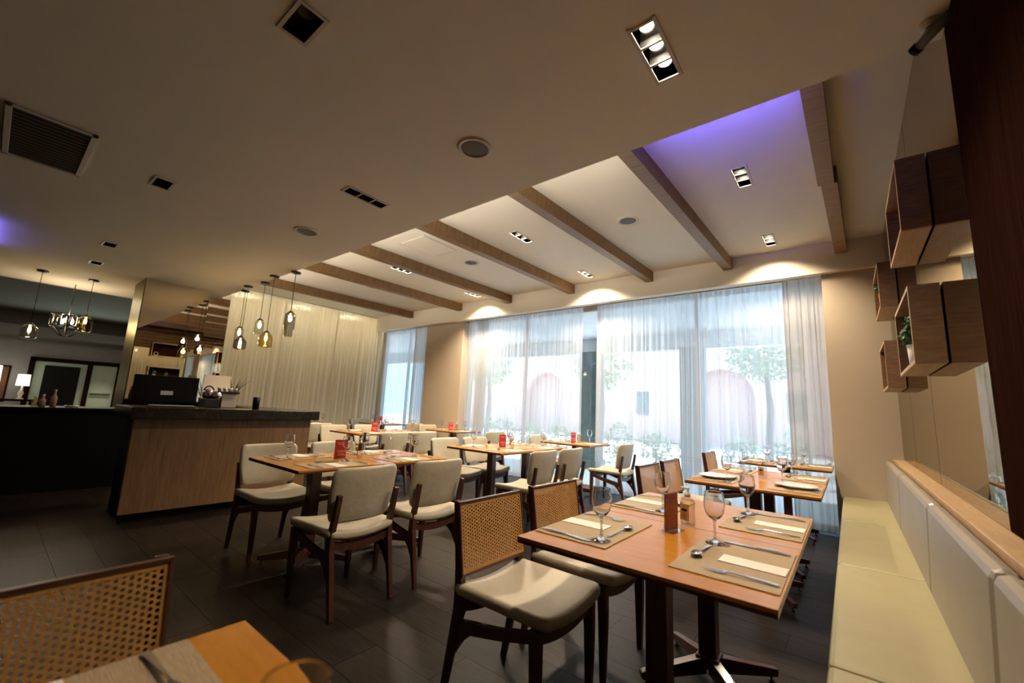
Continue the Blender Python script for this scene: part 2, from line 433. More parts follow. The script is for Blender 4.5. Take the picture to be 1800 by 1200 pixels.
# ================================================================== CEILING FITTINGS
def triple(x, y, z, lit, label, group):
    t = thing('triple_downlight', label, 'downlight', (x, y, z), 0, group)
    f = MB()
    ys = [-TL, -TL/3-.0, TL/3+.0, TL]
    w = TW
    f.box(-w-.012, -w+.004, -TL-.012, TL+.012, -.006, .0); f.box(w-.004, w+.012, -TL-.012, TL+.012, -.006, 0)
    for yy in ys: f.box(-w+.004, w-.004, yy-.006, yy+.006, -.006, 0)
    f.build('trim_frame', 'frame', t)
    hb = MB()
    hb.box(-w, w, -TL, TL, .10, .105)
    hb.box(-w-.003, -w, -TL, TL, 0, .10); hb.box(w, w+.003, -TL, TL, 0, .10); hb.box(-w, w, -TL-.003, -TL, 0, .10); hb.box(-w, w, TL, TL+.003, 0, .10)
    for yy in ys[1:3]: hb.box(-w, w, yy-.002, yy+.002, .001, .10)
    hb.build('recess_box', 'recess', t)
    for k in (-1, 0, 1):
        c = k*TL*2/3
        r = MB().lathe([(.0305, .043), (.038, .040), (.040, .055), (.032, .07)], 16, (0, c, 0)); r.build('lamp_ring', 'steel', t)
        MB().lathe([(.0, .0), (.022, .0), (.030, .004)], 16, (0, c, .040)).build('lamp_lens', 'spotlamp' if lit else 'recess', t)
        if lit:
            l = lamp('spot_light', 'SPOT', (0, c, .012), SPOT_W*(.5 if z < 3 else (.62 if x > -1 else 1.25))*(1.2 if y > 5 else 1), WARM, (0, 0, 0), spot_size=R(134), spot_blend=.8, shadow_soft_size=.02)
            l.parent = t
    return t
for (x, y, lit), lb in zip(soft_tr, ['lit triple downlight in the lower ceiling, nearest the banquette', 'unlit triple downlight in the lower ceiling near the soffit edge']):
    triple(x, y, SOF, lit, lb, 'triple downlights of the lower ceiling')
lbl = ['lit triple downlight between the last two beams by the right wall, nearer', 'lit triple downlight in the middle bay of the raised ceiling, nearer the camera', 'lit triple downlight in the left bay of the raised ceiling, nearer the camera',
       'small lit triple downlight by the curtain header at the right', 'small lit triple downlight by the curtain header in the middle', 'small lit triple downlight by the curtain header at the left']
for (x, y, lit), lb in zip(up_tr, lbl): triple(x, y, CEIL, lit, lb, 'triple downlights of the raised ceiling')
for (x, y), lb in zip(soft_si, ['unlit single recessed downlight at the top of the picture', 'unlit single recessed downlight beside the air grille', 'small unlit recessed downlight over the bar, right of the far one', 'tiny farthest unlit recessed downlight in front of the mirrored column']):
    t = thing('recessed_downlight', lb, 'downlight', (x, y, SOF), 0, 'single downlights of the lower ceiling')
    f = MB(); f.box(-.112, -.096, -.067, .067, -.006, 0); f.box(.096, .112, -.067, .067, -.006, 0); f.box(-.096, .096, -.067, -.051, -.006, 0); f.box(-.096, .096, .051, .067, -.006, 0)
    f.build('trim_frame', 'frame', t)
    hb = MB().box(-.1, .1, -.055, .055, .10, .105).box(-.103, -.1, -.055, .055, 0, .1).box(.1, .103, -.055, .055, 0, .1).box(-.1, .1, -.058, -.055, 0, .1).box(-.1, .1, .055, .058, 0, .1)
    hb.build('recess_box', 'recess', t)
    MB().lathe([(.0, .055), (.03, .055), (.04, .045), (.044, .07)], 16, (.02, 0, 0)).build('lamp_ring', 'grille', t)

for x, y, z, lb in [(-1.79, 1.74, SOF, 'round ceiling speaker in the lower ceiling, nearest the camera'), (-4.13, 1.77, SOF, 'round ceiling speaker in the lower ceiling, farther toward the bar'),
                    (-1.76, 4.1, CEIL, 'round ceiling speaker in the raised ceiling, right one'), (-4.2, 4.17, CEIL, 'round ceiling speaker in the raised ceiling, middle one'), (-6.68, 4.15, CEIL, 'round ceiling speaker in the raised ceiling, leftmost, behind a beam')]:
    t = thing('ceiling_speaker', lb, 'speaker', (x, y, z), 0, 'round ceiling speakers')
    MB().lathe([(.088, -.001), (.090, -.010), (.108, -.009), (.114, 0)], 32).build('speaker_rim', 'frame', t)
    g = MB().lathe([(0, -.007), (.05, -.007), (.088, -.004)], 32); g.build('speaker_grille', 'grille', t)

t = thing('air_grille', 'dark louvred air return grille in the lower ceiling, upper left', 'vent', (-3.52*1.196, .02*1.196, SOF))
f = MB(); hw, hl = .44, .20
for b in ((-hw, hw, -hl, -hl+.03), (-hw, hw, hl-.03, hl), (-hw, -hw+.03, -hl, hl), (hw-.03, hw, -hl, hl)): f.box(*b, -.012, 0)
f.build('grille_frame', 'frame', t, .002)
MB().box(-hw+.03, hw-.03, -hl+.03, hl-.03, -.0015, -.0005).build('grille_back', 'black', t)
sm = MB().hexa([(-.002, -hl+.03, -.011), (.000, -hl+.03, -.011), (.000, hl-.03, -.011), (-.002, hl-.03, -.011)], [(.010, -hl+.03, -.002), (.012, -hl+.03, -.002), (.012, hl-.03, -.002), (.010, hl-.03, -.002)]).mesh('slat', M['grille'])
for k in range(15):
    o = bpy.data.objects.new('slat', sm); COL.objects.link(o); o.parent = t; o.location = (-hw+.055+k*.055, 0, 0)

# blue LED strips in coves
t = tag(MB().box(-1.02, -.06, SOFY-.16, SOFY-.14, SOF+.125, SOF+.14).build('led_strip', 'blueled'), 'blue LED strip hidden in the ceiling cove near the banquette', 'light strip')
lamp('cove_led_and_fill', 'AREA', (-.54, SOFY-.10, SOF+.19), 3.0, (.12, .10, 1), (R(114), 0, 0), shape='RECTANGLE', size=.95, size_y=.03, spread=R(46))
t = tag(MB().box(-7.2, -6.0, -.55, -.53, SOF-.03, SOF-.02).build('led_strip', 'blueled'), 'blue LED strip glowing on the ceiling at the far left', 'light strip')
lamp('cove_led_and_fill', 'AREA', (-7.2, -.3, SOF-.06), 5, (.18, .14, 1), (R(180), 0, 0), shape='RECTANGLE', size=1.2, size_y=.03)

lamp('cove_led_and_fill', 'AREA', (-5.1, SOFY-.06, SOF+.20), 9, (1, .90, .78), (R(103), 0, 0), shape='RECTANGLE', size=7.8, size_y=.03, spread=R(50))  # added warm fill, unseen source, brightens the raised ceiling beside the blue LED

for k, (y, wtt) in enumerate(((3.1, 13), (4.3, 13), (5.5, 13))):  # lamps added behind the cloth to give the left curtain its glow
    t = thing('added_curtain_lamp', ['nearest', 'middle', 'farthest'][k]+' added lamp that makes the long cream curtain glow', 'lamp', (-9.85, y, CEIL), 0, 'added lamps behind the long curtain')
    MB().lathe([(0, -.03), (.06, -.03), (.075, -.02), (.075, 0)], 20).build('housing', 'frame', t)
    MB().lathe([(0, -.038), (.04, -.037), (.055, -.0305)], 20).build('diffuser', 'shade', t)
    l = lamp('curtain_glow_fill', 'POINT', (0, 0, -.16), wtt, (1, .84, .60), shadow_soft_size=.06); l.parent = t

# security camera
t = thing('security_camera', 'small dark bullet security camera at the corner of soffit and dark panel', 'camera', (.36, 2.2, SOF))
MB().lathe([(0, 0), (.035, 0), (.035, -.02), (0, -.02)], 16).build('mount', 'frame', t)
MB().tube([(0, 0, -.02), (-.02, .01, -.05)], .012).build('bracket', 'frame', t)
MB().tube([(.05, -.07, -.045), (-.01, .0, -.062), (-.035, .03, -.07)], .019, 14).build('body', 'grille', t)
MB().tube([(-.035, .03, -.07), (-.05, .048, -.074)], .023, 14).build('lens_hood', 'black', t)

# ================================================================== CURTAINS
def curtain(name, m, a0, a1, z0, z1, base, pitch, amp, label, axis='x', grp=None, hem=None, seed=1, lean0=0, lean1=0):
    rnd = random.Random(seed); ncol = int((a1-a0)/pitch*8); ph = [rnd.uniform(-.9, .9) for _ in range(ncol//8+3)]; am = [rnd.uniform(.45, 1.25) for _ in ph]
    zs = [z0, z0+.35*(z1-z0), z0+.7*(z1-z0), z1-.12, z1]
    def P(i, zf, z, dy=0):
        u = i/ncol*(a1-a0)/pitch; k = int(u); fr_ = u-k
        p = ph[k]*(1-fr_)+ph[k+1]*fr_; a = am[k]*(1-fr_)+am[k+1]*fr_
        q = (u+p*(.35+.5*(1-zf)))*2*PI
        d = amp*a*(math.sin(q)+.3*math.sin(2.3*q+1)) * (1-.35*(zf > .97))
        s_ = a0+(a1-a0)*i/ncol + .3*amp*math.sin(q*.5) + (lean0*(1-i/ncol)+lean1*i/ncol)*(1-zf)
        return (s_, base+d+dy, z) if axis == 'x' else (base+d+dy, s_, z)
    t = thing(name, label, 'curtain', (0, 0, 0), 0, grp)
    MB().grid([[P(i, (z-z0)/(z1-z0), z) for i in range(ncol+1)] for z in zs]).build('cloth', m, t)
    if hem:
        for hz in hem:
            MB().grid([[P(i, (hz-z0)/(z1-z0), hz+d, -.003) for i in range(ncol+1)] for d in (0, .008)]).build('hem_seam', 'drape', t)
    tr_ = MB().box(a0, a1, base-.02, base+.02, z1, z1+.02) if axis == 'x' else MB().box(base-.02, base+.02, a0, a1, z1, z1+.02)
    tr_.build('track', 'frame', t)
    return t
curtain('sheer_curtain', 'sheer', -3.15, -.55, .02, 2.96, 6.14, .085, .020, 'white sheer curtain right of the gap, across the widest window', hem=(.62, .66), seed=3, grp='window curtains')
curtain('sheer_curtain', 'sheer', -6.13, -3.42, .02, 2.96, 6.14, .085, .020, 'white sheer curtain left of the gap, beside the beige pillar', hem=(.62, .66), seed=5, grp='window curtains')
curtain('side_drape', 'drape', -.56, -.16, .02, 2.96, 6.10, .06, .022, 'taupe drape gathered at the right end of the window', seed=8, grp='window curtains')
curtain('side_drape', 'drape', -5.9, -5.6, .02, 2.96, 6.19, .07, .02, 'narrow taupe drape behind the sheer, right of the pillar', seed=9, grp='window curtains')
curtain('sheer_curtain', 'sheer', -9.0, -7.9, .02, 2.96, 6.14, .085, .02, 'white sheer curtain in the far left corner window', seed=11, grp='window curtains')
curtain('side_drape', 'drape', -7.85, -7.36, .02, 2.96, 6.11, .07, .024, 'brown and cream drape left of the beige pillar', seed=12, grp='window curtains')
curtain('long_curtain', 'sheerwarm', 2.52, 6.05, .02, CEIL-.03, -9.1, .075, .022, 'long cream sheer curtain covering the whole left wall', axis='y', seed=21)

# ================================================================== OUTSIDE
g = struct(MB().box(-40, 25, 6.6, 60, -.3, -.05).build('terrace_ground', 'paving'))
struct(MB().box(-16, 8, 6.45, 9.3, 2.98, 3.25).box(-16, 8, 9.1, 9.3, 2.62, 2.98).build('terrace_roof', 'extwhite'))
def pillar(x, y, w, lb, m='stoneg'):
    t = thing('terrace_pillar', lb, 'pillar', (x, y, -.05))
    MB().box(-w/2, w/2, -w/2, w/2, 0, 2.67).build('shaft', m, t, .01)
    MB().box(-w/2-.04, w/2+.04, -w/2-.04, w/2+.04, 0, .2).build('plinth', m, t, .01)
pillar(-4.75, 9.0, .42, 'dark grey stone pillar seen through the curtain gap')
pillar(-2.45, 9.0, .42, 'dark stone pillar seen faintly through the right sheer curtain')
pillar(-9.6, 9.0, .42, 'stone pillar outside the far left window')
b = thing('building', 'pink rendered building with arches across the terrace', 'building', (0, 0, 0))
def arch_wall(x0, x1, y, h, cxs, w, spring):
    mb = MB(); xs = sorted([x0, x1]+[c+s*w/2 for c in cxs for s in (-1, 1)])
    for i in range(0, len(xs), 2): mb.box(xs[i], xs[i+1], y, y+.4, 0, h)
    for c in cxs:
        n = 12
        for k in range(n):
            a0, a1 = PI-PI*k/n, PI-PI*(k+1)/n
            xa, xb = c+w/2*math.cos(a0), c+w/2*math.cos(a1); za, zb = spring+w/2*math.sin(a0), spring+w/2*math.sin(a1)
            mb.hexa([(xa, y, za), (xb, y, zb), (xb, y+.4, zb), (xa, y+.4, za)], [(xa, y, h), (xb, y, h), (xb, y+.4, h), (xa, y+.4, h)])
    return mb
arch_wall(-22, 14, 20, 5.2, [-13.5, -4.35, 4.0], 2.7, 2.0).build('arcade_wall', 'pinkwall', b)
MB().box(-22.3, 14.3, 19.7, 26, 5.2, 5.5).build('cornice', 'extwhite', b)
MB().box(-22, 14, 20.7, 21, 0, 5.2).build('back_wall', 'pinkwall', b)
for c in (-10.2, -7.8, -1.6, .6): MB().box(c-.3, c+.3, 19.95, 20.0, 1.2, 2.3).build('shutter', 'stoneg', b)
def leafball(n, c, rx, rz, sz, seed):
    rnd = random.Random(seed); mb = MB()
    for _ in range(n):
        d = Vector((rnd.gauss(0, 1), rnd.gauss(0, 1), rnd.gauss(0, 1))).normalized(); k = rnd.uniform(.65, 1)
        p = Vector(c)+Vector((d.x*rx*k, d.y*rx*k, d.z*rz*k)); a = Vector((rnd.gauss(0, 1), rnd.gauss(0, 1), rnd.gauss(0, 1))).normalized()*sz
        q = a.cross(d).normalized()*sz*.5
        mb.add([p-a, p-q, p+a, p+q], [(0, 1, 2, 3)])
    return mb
k = 0
for x in [-11.4+i*.95 for i in range(13)]:
    if k > 16: break
    t = thing('hedge_shrub', 'leafy hedge shrub along the terrace edge outside the window', 'shrub', (x, 10.4+.1*(k % 3), -.05), 0, 'shrubs along the terrace edge')
    leafball(260, (0, 0, .48), .41, .42+.06*(k % 4), .06, 40+k).build('foliage', 'hedge', t)
    MB().tube([(0, 0, 0), (0, 0, .4)], .03).build('stem', 'bark', t); k += 1
for i, (x, y, h_) in enumerate([(-6.8, 13.5, 2.9), (-1.9, 14.5, 3.2), (.6, 13, 3.0), (-12.5, 14, 3.0)]):
    t = thing('garden_tree', ['small leafy tree outside, behind the left sheer curtain', 'leafy tree outside, behind the right pillar', 'leafy tree outside at the right end of the window', 'tree outside the far left window'][i], 'tree', (x, y, -.05))
    MB().tube([(0, 0, 0), (.1, 0, h_*.5), (0, 0, h_)], [.12, .09, .05]).build('trunk', 'bark', t)
    leafball(900, (0, 0, h_), 1.1, .9, .09, 70+i).build('crown', 'hedge', t)

# ================================================================== BANQUETTE
bq = thing('banquette', 'long cream upholstered banquette along the right wall', 'bench', (0, 0, 0))
MB().box(-.05, .44, -1.2, 5.945, .0, .11).build('plinth', 'black', bq)
MB().box(-.085, .44, -1.2, 5.945, .111, .36).build('seat_base', 'banqback', bq, .01)
ys = [-1.2, .6, 1.84, 3.12, 4.5, 5.944]
for a, b_ in zip(ys[:-1], ys[1:]):
    MB().box(-.105, .30, a+.002, b_-.002, .362, .452).build('seat_cushion', 'banq', bq, .018)
yb = [-1.2, .35, 1.70, 2.88, 4.4, 5.944]
for a, b_ in zip(yb[:-1], yb[1:]):
    a += .003; b_ -= .003
    MB().hexa([(.245, a, .44), (.322, a, .44), (.322, b_, .44), (.245, b_, .44)], [(.262, a, .865), (.322, a, .865), (.322, b_, .865), (.262, b_, .865)]).build('back_cushion', 'banqback', bq, .026)
MB().box(.323, .44, -1.2, 5.945, .36, .844).build('back_frame', 'darkwood', bq)

# ================================================================== WALL BOX SHELVES
def boxshelf(y0, y1, z0, z1, label):
    t = thing('box_shelf', label, 'shelf', (.285, y0, z0), 0, 'oak box shelves on the mirror wall')
    D, L, Hh, k = .1195, y1-y0, z1-z0, .02
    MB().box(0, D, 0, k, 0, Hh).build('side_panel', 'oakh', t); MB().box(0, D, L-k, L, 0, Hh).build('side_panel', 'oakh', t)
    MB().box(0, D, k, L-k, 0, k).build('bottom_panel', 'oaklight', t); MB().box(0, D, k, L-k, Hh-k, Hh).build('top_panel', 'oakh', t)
    MB().box(D-.008, D, k, L-k, k, Hh-k).build('back_panel', 'darkwood', t)
    MB().box(D+.0003, .1245, L*.3, L*.7, Hh*.4, Hh*.6).build('wall_bracket', 'blackmetal', t)
    e = MB()
    for b in ((-.0025, 0, 0, L, 0, k), (-.0025, 0, 0, L, Hh-k, Hh), (-.0025, 0, 0, k, k, Hh-k), (-.0025, 0, L-k, L, k, Hh-k)): e.box(*b)
    e.build('edge_band', 'oaklight', t)
    return t
boxshelf(2.97, 3.70, 2.27, 2.685, 'large oak box shelf, upper one nearest the camera')
boxshelf(2.97, 3.76, 1.545, 1.96, 'oak box shelf holding two white potted plants, lower near one')
boxshelf(4.95, 5.68, 2.285, 2.70, 'oak box shelf with an orange pot, upper far one')
boxshelf(4.95, 5.62, 1.55, 1.97, 'empty oak box shelf, lowest and farthest by the end wall')
def potplant(loc, label, pot, h_, r, n, seed, fol=.07):
    t = thing('potted_plant', label, 'plant', loc)
    MB().lathe([(0, 0), (r*.8, 0), (r, h_), (r*.9, h_), (r*.85, h_-.01), (0, h_-.01)], 18).build('pot', pot, t)
    leafball(n, (-.018, 0, h_+.045), fol*.72, fol, .013, seed).build('foliage', 'leaf', t)
potplant((.336, 3.13, 1.566), 'trailing green plant in a white pot in the lower near box shelf, nearer', 'china', .17, .038, 420, 5)
potplant((.335, 3.42, 1.5655), 'green plant in a white pot in the lower near box shelf, farther', 'china', .14, .04, 300, 6)
potplant((.326, 5.2, 2.3055), 'small green plant in a round orange pot in the upper far box shelf', 'potorange', .16, .035, 200, 7, .06)
t = thing('ring_ornament', 'pale ring ornament standing in the upper near box shelf', 'ornament', (.35, 3.10, 2.291))
MB().tube([(0, .05*math.cos(a), .06+.05*math.sin(a)) for a in [2*PI*i/20 for i in range(21)]], .006, 8, cap=False).build('ring', 'china', t)
MB().box(-.02, .02, -.02, .02, 0, .008).build('foot', 'china', t)

# ================================================================== CHAIRS
def seat_fn(a, b, c):   # a along width(y), b along depth(x): saddle curve
    sag = .030*(a/.23)**2
    return (b, a, .432+c+sag-.012)
def make_chair(kind, label, group):
    t = thing('cane_chair' if kind == 'cane' else 'upholstered_chair', label, 'chair', (0, 0, 0), 0, group)
    MB().puff(rrect(.46, .48, .035, 3, 5), .055, lambda a, b, c: seat_fn(a, b, c)).build('seat', 'fabric', t)
    for s in (-1, 1):
        y = s*.205
        # front leg, tapering to the floor
        MB().chain([(.19, y, 0), (.19, y, .25), (.185, y, .415)], [(.024, .026), (.034, .040), (.036, .046)]).build('leg', 'chairwood', t, .003)
        top = .80 if kind == 'cane' else .63
        pts = [(-.285, y, 0), (-.235, y, .26), (-.212, y, .36), (-.215, y, .46), (-.233, y, .62), (-.262, y, .80)]
        sec = [(.026, .024), (.032, .036), (.034, .048), (.032, .036), (.030, .030), (.028, .022)]
        if kind != 'cane': pts = pts[:4]+[(-.240, y, .57), (-.256, y, .67)]; sec = sec[:4]+[(.030, .030), (.030, .028)]
        MB().chain(pts, sec).build('leg', 'chairwood', t, .003)
        # side rail from the front leg down to the rear leg, with bracket
        MB().chain([(.17, y, .385), (.02, y, .345), (-.21, y, .30)], [(.022, .042), (.022, .045), (.022, .055)]).build('side_rail', 'chairwood', t, .003)
        MB().chain([(-.235, y, .19), (-.19, y, .26), (-.12, y, .315)], [(.020, .02), (.020, .028), (.020, .02)]).build('bracket', 'chairwood', t, .003)
    def crossrail(x, z, h):
        P = []; n = 10; mb = MB()
        for i in range(n):
            y0, y1 = -.195+.39*i/n, -.195+.39*(i+1)/n; f = lambda y: z+.030*(y/.2)**2
            mb.hexa([(x-.011, y0, f(y0)-h), (x+.011, y0, f(y0)-h), (x+.011, y1, f(y1)-h), (x-.011, y1, f(y1)-h)], [(x-.011, y0, f(y0)), (x+.011, y0, f(y0)), (x+.011, y1, f(y1)), (x-.011, y1, f(y1))])
        return mb
    crossrail(.19, .388, .05).build('front_rail', 'chairwood', t)
    crossrail(-.205, .375, .045).build('rear_rail', 'chairwood', t)
    tilt = lambda z: -.212-(z-.46)*.15
    if kind == 'cane':
        XO = .022   # the caned frame sits in front of the posts
        for z in (.792, .503):
            x = tilt(z)+XO
            MB().beam((x, -.226, z), (x, .226, z), .020, .012).build('back_rail', 'chairwood', t, .002)
        for s in (-1, 1):
            MB().beam((tilt(.497)+XO, s*.2215, .497), (tilt(.798)+XO, s*.2215, .798), .009, .020, up=(1, 0, 0)).build('frame_side', 'chairwood', t, .001)
        p = .0145; mb = MB(); ny, nz = 29, 19; y0 = -p*ny/2; z0 = .514; q = p*.345
        fpt0 = lambda y, z, d: (tilt(z)+XO+d+.004, y, z)
        for j in range(ny):
            for i in range(nz):
                zc = z0+p*(i+.5); yc = y0+p*(j+.5)
                zc -= p*.5*(j % 2)
                if zc < z0+.2*p: continue
                out = [(p/2, 0), (p/2, p/2), (0, p/2), (-p/2, p/2), (-p/2, 0), (-p/2, -p/2), (0, -p/2), (p/2, -p/2)]
                inn = [(q*math.cos(2*PI*k/8), q*math.sin(2*PI*k/8)) for k in range(8)]
                vs = [fpt0(yc+a, zc+b, .0012) for a, b in out]+[fpt0(yc+a, zc+b, .0012) for a, b in inn]+[fpt0(yc+a, zc+b, -.0012) for a, b in out]+[fpt0(yc+a, zc+b, -.0012) for a, b in inn]
                fs = []
                for k in range(8):
                    l = (k+1) % 8
                    fs += [(k, l, 8+l, 8+k), (16+l, 16+k, 24+k, 24+l), (8+k, 8+l, 24+l, 24+k)]
                mb.add(vs, fs)
        mb.build('cane_panel', 'cane', t)
        bd = MB()
        for ya, yb, za, zb in ((-.217, .217, .508, .521), (-.217, .217, .775, .787), (-.217, -.207, .521, .775), (.207, .217, .521, .775)):
            bd.hexa([fpt0(ya, za, -.002), fpt0(ya, za, .0022), fpt0(yb, za, .0022), fpt0(yb, za, -.002)], [fpt0(ya, zb, -.002), fpt0(ya, zb, .0022), fpt0(yb, zb, .0022), fpt0(yb, zb, -.002)])
        bd.build('cane_border', 'cane', t)
    else:
        def pf(a, b, c):
            z = .655+b; w = 1.0-.10*max(0, -b/.16)
            return (tilt(z)+.022+c+.035*(a/.22)**2-.006, a*w, z)
        MB().puff(rrect(.455, .325, .042, 4, 4), .045, pf).build('backrest', 'fabric', t)
    return t
CANE = {}; UPH = {}
first = {}
def chair(kind, cx, cy, face, label, group, jit=(0, 0)):
    rz = {'+': 0, '-': PI}[face]+R(jit[0]); loc = (cx+jit[1], cy, 0)
    if kind not in first:
        first[kind] = make_chair(kind, label, group); first[kind].location = loc; first[kind].rotation_euler.z = rz
        return first[kind]
    return dup(first[kind], loc, rz, label, group)

# ================================================================== TABLES AND SETTINGS
TWX, TWY = .83, .655
tmesh = None
def make_table(label, group):
    t = thing('dining_table', label, 'table', (0, 0, 0), 0, group)
    a, b = TWX/2, TWY/2
    MB().box(-a, a, -b, b, .738, .75).build('tabletop', 'tablewood', t, .001)
    e = MB(); q = lambda x, y, z: [(-x, -y, z), (x, -y, z), (x, y, z), (-x, y, z)]
    e.hexa(q(a-.001, b-.001, .727), q(a-.001, b-.001, .7378)); e.hexa(q(a-.17, b-.14, .711), q(a-.006, b-.006, .7268))
    e.build('underside', 'chairwood', t)
    MB().box(-.038, .038, -.038, .038, .10, .7115).build('post', 'chairwood', t, .003)
    MB().box(-.05, .05, -.05, .05, .075, .125).build('post_collar', 'chairwood', t, .004)
    for k in range(4):
        a = PI/4+k*PI/2; d = Vector((math.cos(a), math.sin(a), 0))
        f = MB().beam(d*.03+Vector((0, 0, .085)), d*.335+Vector((0, 0, .042)), .048, .07, .034, .032).build('foot', 'chairwood', t, .003)
        MB().lathe([(0, .0), (.014, .0), (.014, .006), (.005, .008), (.005, .026)], 10, (d.x*.31, d.y*.31, 0)).build('levelling_pad', 'blackmetal', f)
    return t
tables = [  # key, x0, y0, label, place phrase
 ('F', -1.03, -.235, 'orange cherry-wood table cut off at the bottom left corner of the picture', 'foreground corner table'),
 ('1A1', -1.0, 1.325, 'orange cherry-wood square table nearest the banquette front, largest in view', 'nearest banquette table'),
 ('1A2', -1.0, 1.985, 'cherry-wood table pushed against the far side of the largest table', 'second banquette table'),
 ('1B1', -1.0, 3.385, 'cherry-wood banquette table with white plates, third from the camera', 'third banquette table'),
 ('1B2', -1.0, 4.045, 'cherry-wood banquette table just behind the one with white plates', 'fourth banquette table'),
 ('1C', -1.0, 5.36, 'small cherry-wood table at the end of the banquette by the curtain', 'last banquette table'),
 ('2A1', -3.66, 1.36, 'dark-looking table beside the bar, near one of the joined pair', 'bar-side table, near one'),
 ('2A2', -3.66, 2.02, 'dark-looking table beside the bar, far one of the joined pair', 'bar-side table, far one'),
 ('2B1', -3.68, 3.45, 'table in the middle of the room, near one of the joined pair', 'mid-room table, near one'),
 ('2B2', -3.68, 4.11, 'table in the middle of the room, far one of the joined pair', 'mid-room table, far one'),
 ('2C', -3.68, 5.36, 'single table in front of the curtain gap', 'table at the curtain gap'),
 ('3B1', -6.34, 3.45, 'table beyond the end of the bar, near one of the joined pair', 'table beyond the bar, near one'),
 ('3B2', -6.34, 4.11, 'table beyond the end of the bar, far one of the joined pair', 'table beyond the bar, far one'),
 ('3C', -6.34, 5.36, 'single table in front of the beige pillar', 'table by the pillar'),
 ('4B', -8.75, 3.8, 'table just past the bar end by the long left curtain', 'table by the long curtain'),
 ('4C', -8.62, 5.36, 'farthest single table in the left curtain corner', 'corner table'),
]
TB = {}
proto = None
for key, x0, y0, lb, ph in tables:
    c = (x0+TWX/2, y0+TWY/2, 0)
    if proto is None:
        proto = make_table(lb, 'square dining tables'); proto.location = c
    else: dup(proto, c, 0, lb, 'square dining tables')
    TB[key] = (c[0], c[1], ph)

# prototypes of table ware
def wineglass():
    t = thing('wine_glass', '', 'glass', (0, 0, 0))
    MB().lathe([(.0, .001), (.030, .0008), (.0338, .0010), (.0345, .0016), (.0345, .0022), (.0338, .0030), (.030, .0042), (.012, .010), (.0055, .018)], 24).build('foot', 'wineglass', t)
    MB().lathe([(.0055, .018), (.0040, .04), (.0040, .070), (.0060, .083), (.0, .086)], 14).build('stem', 'wineglass', t)
    MB().lathe([(.006, .083), (.020, .092), (.031, .108), (.0365, .128), (.0375, .145), (.0355, .165), (.0328, .184), (.0325, .1858), (.0321, .1865), (.0317, .1865), (.0313, .1858), (.0315, .184), (.0345, .164), (.0362, .145), (.035, .128), (.0295, .110), (.018, .094), (0, .089)], 28).build('bowl', 'wineglass', t)
    return t
def cutlery_shape(kind):
    t = thing(kind, '', kind, (0, 0, 0)); z = .003   # lies along local +y, handle at -y
    if kind == 'knife':
        MB().chain([(0, -.105, z), (0, -.06, z+.003), (0, .0, z+.002)], [(.012, .004), (.013, .007), (.009, .006)], (1, 0, 0)).build('handle', 'steel', t, .0015)
        MB().chain([(0, .0, z+.002), (.002, .06, z), (.004, .095, z), (.0, .112, z)], [(.010, .0025), (.017, .0018), (.015, .0015), (.003, .001)], (1, 0, 0)).build('blade', 'steel', t)
    elif kind == 'fork':
        MB().chain([(0, -.10, z), (0, -.05, z+.003), (0, .02, z+.005), (0, .035, z+.004)], [(.013, .004), (.010, .004), (.005, .005), (.008, .004)], (1, 0, 0)).build('handle', 'steel', t, .001)
        MB().chain([(0, .035, z+.004), (0, .045, z+.001), (0, .055, z)], [(.010, .002), (.022, .002), (.023, .002)], (1, 0, 0)).build('fork_head', 'steel', t)
        for k in range(4): MB().chain([(-.0093+k*.0062, .055, z), (-.0093+k*.0062, .08, z+.001), (-.0093+k*.0062, .098, z+.006)], [(.0036, .002), (.0036, .002), (.0015, .001)], (1, 0, 0)).build('tine', 'steel', t)
    else:
        MB().chain([(0, -.085, z), (0, -.04, z+.003), (0, .03, z+.006), (0, .042, z+.004)], [(.013, .004), (.009, .004), (.005, .005), (.008, .004)], (1, 0, 0)).build('handle', 'steel', t, .001)
        P = []; n = 18
        for r_, zz in ((.0, -.004), (.5, -.003), (.85, .002), (1, .006), (1.02, .0065), (.86, .0035), (.5, -.001), (0, -.002)):
            P.append([(r_*.0185*math.cos(2*PI*k/n), .068+r_*.029*math.sin(2*PI*k/n), z+.004+zz) for k in range(n+1)])
        MB().grid(P).build('bowl', 'steel', t)
    return t
def simple(name, cat, mb, m, bevel=0):
    o = mb.build(name, m, None, bevel); tag(o, '', cat); return o
PR = {}
def place(kind, loc, rz, label, group):
    if kind not in PR:
        if kind == 'wine_glass': o = wineglass()
        elif kind in ('knife', 'fork', 'spoon'): o = cutlery_shape(kind)
        elif kind == 'placemat':
            mb = MB().box(-.15, .15, -.225, .225, 0, .003); o = simple('placemat', 'placemat', mb, 'mat')
        elif kind == 'napkin': o = simple('paper_sleeve', 'napkin', MB().box(-.095, .095, -.042, .042, 0, .0025), 'paper', .0005)
        elif kind == 'plate':
            o = simple('plate', 'plate', MB().lathe([(0, .004), (.07, .004), (.085, .008), (.128, .022), (.130, .020), (.088, .003), (.075, 0), (0, 0)], 36), 'china')
        PR[kind] = o; o.location = loc; o.rotation_euler.z = rz; o['label'] = label; o['group'] = group
        return o
    return dup(PR[kind], loc, rz, label, group)
ZT = .7503
rnd = random.Random(4)
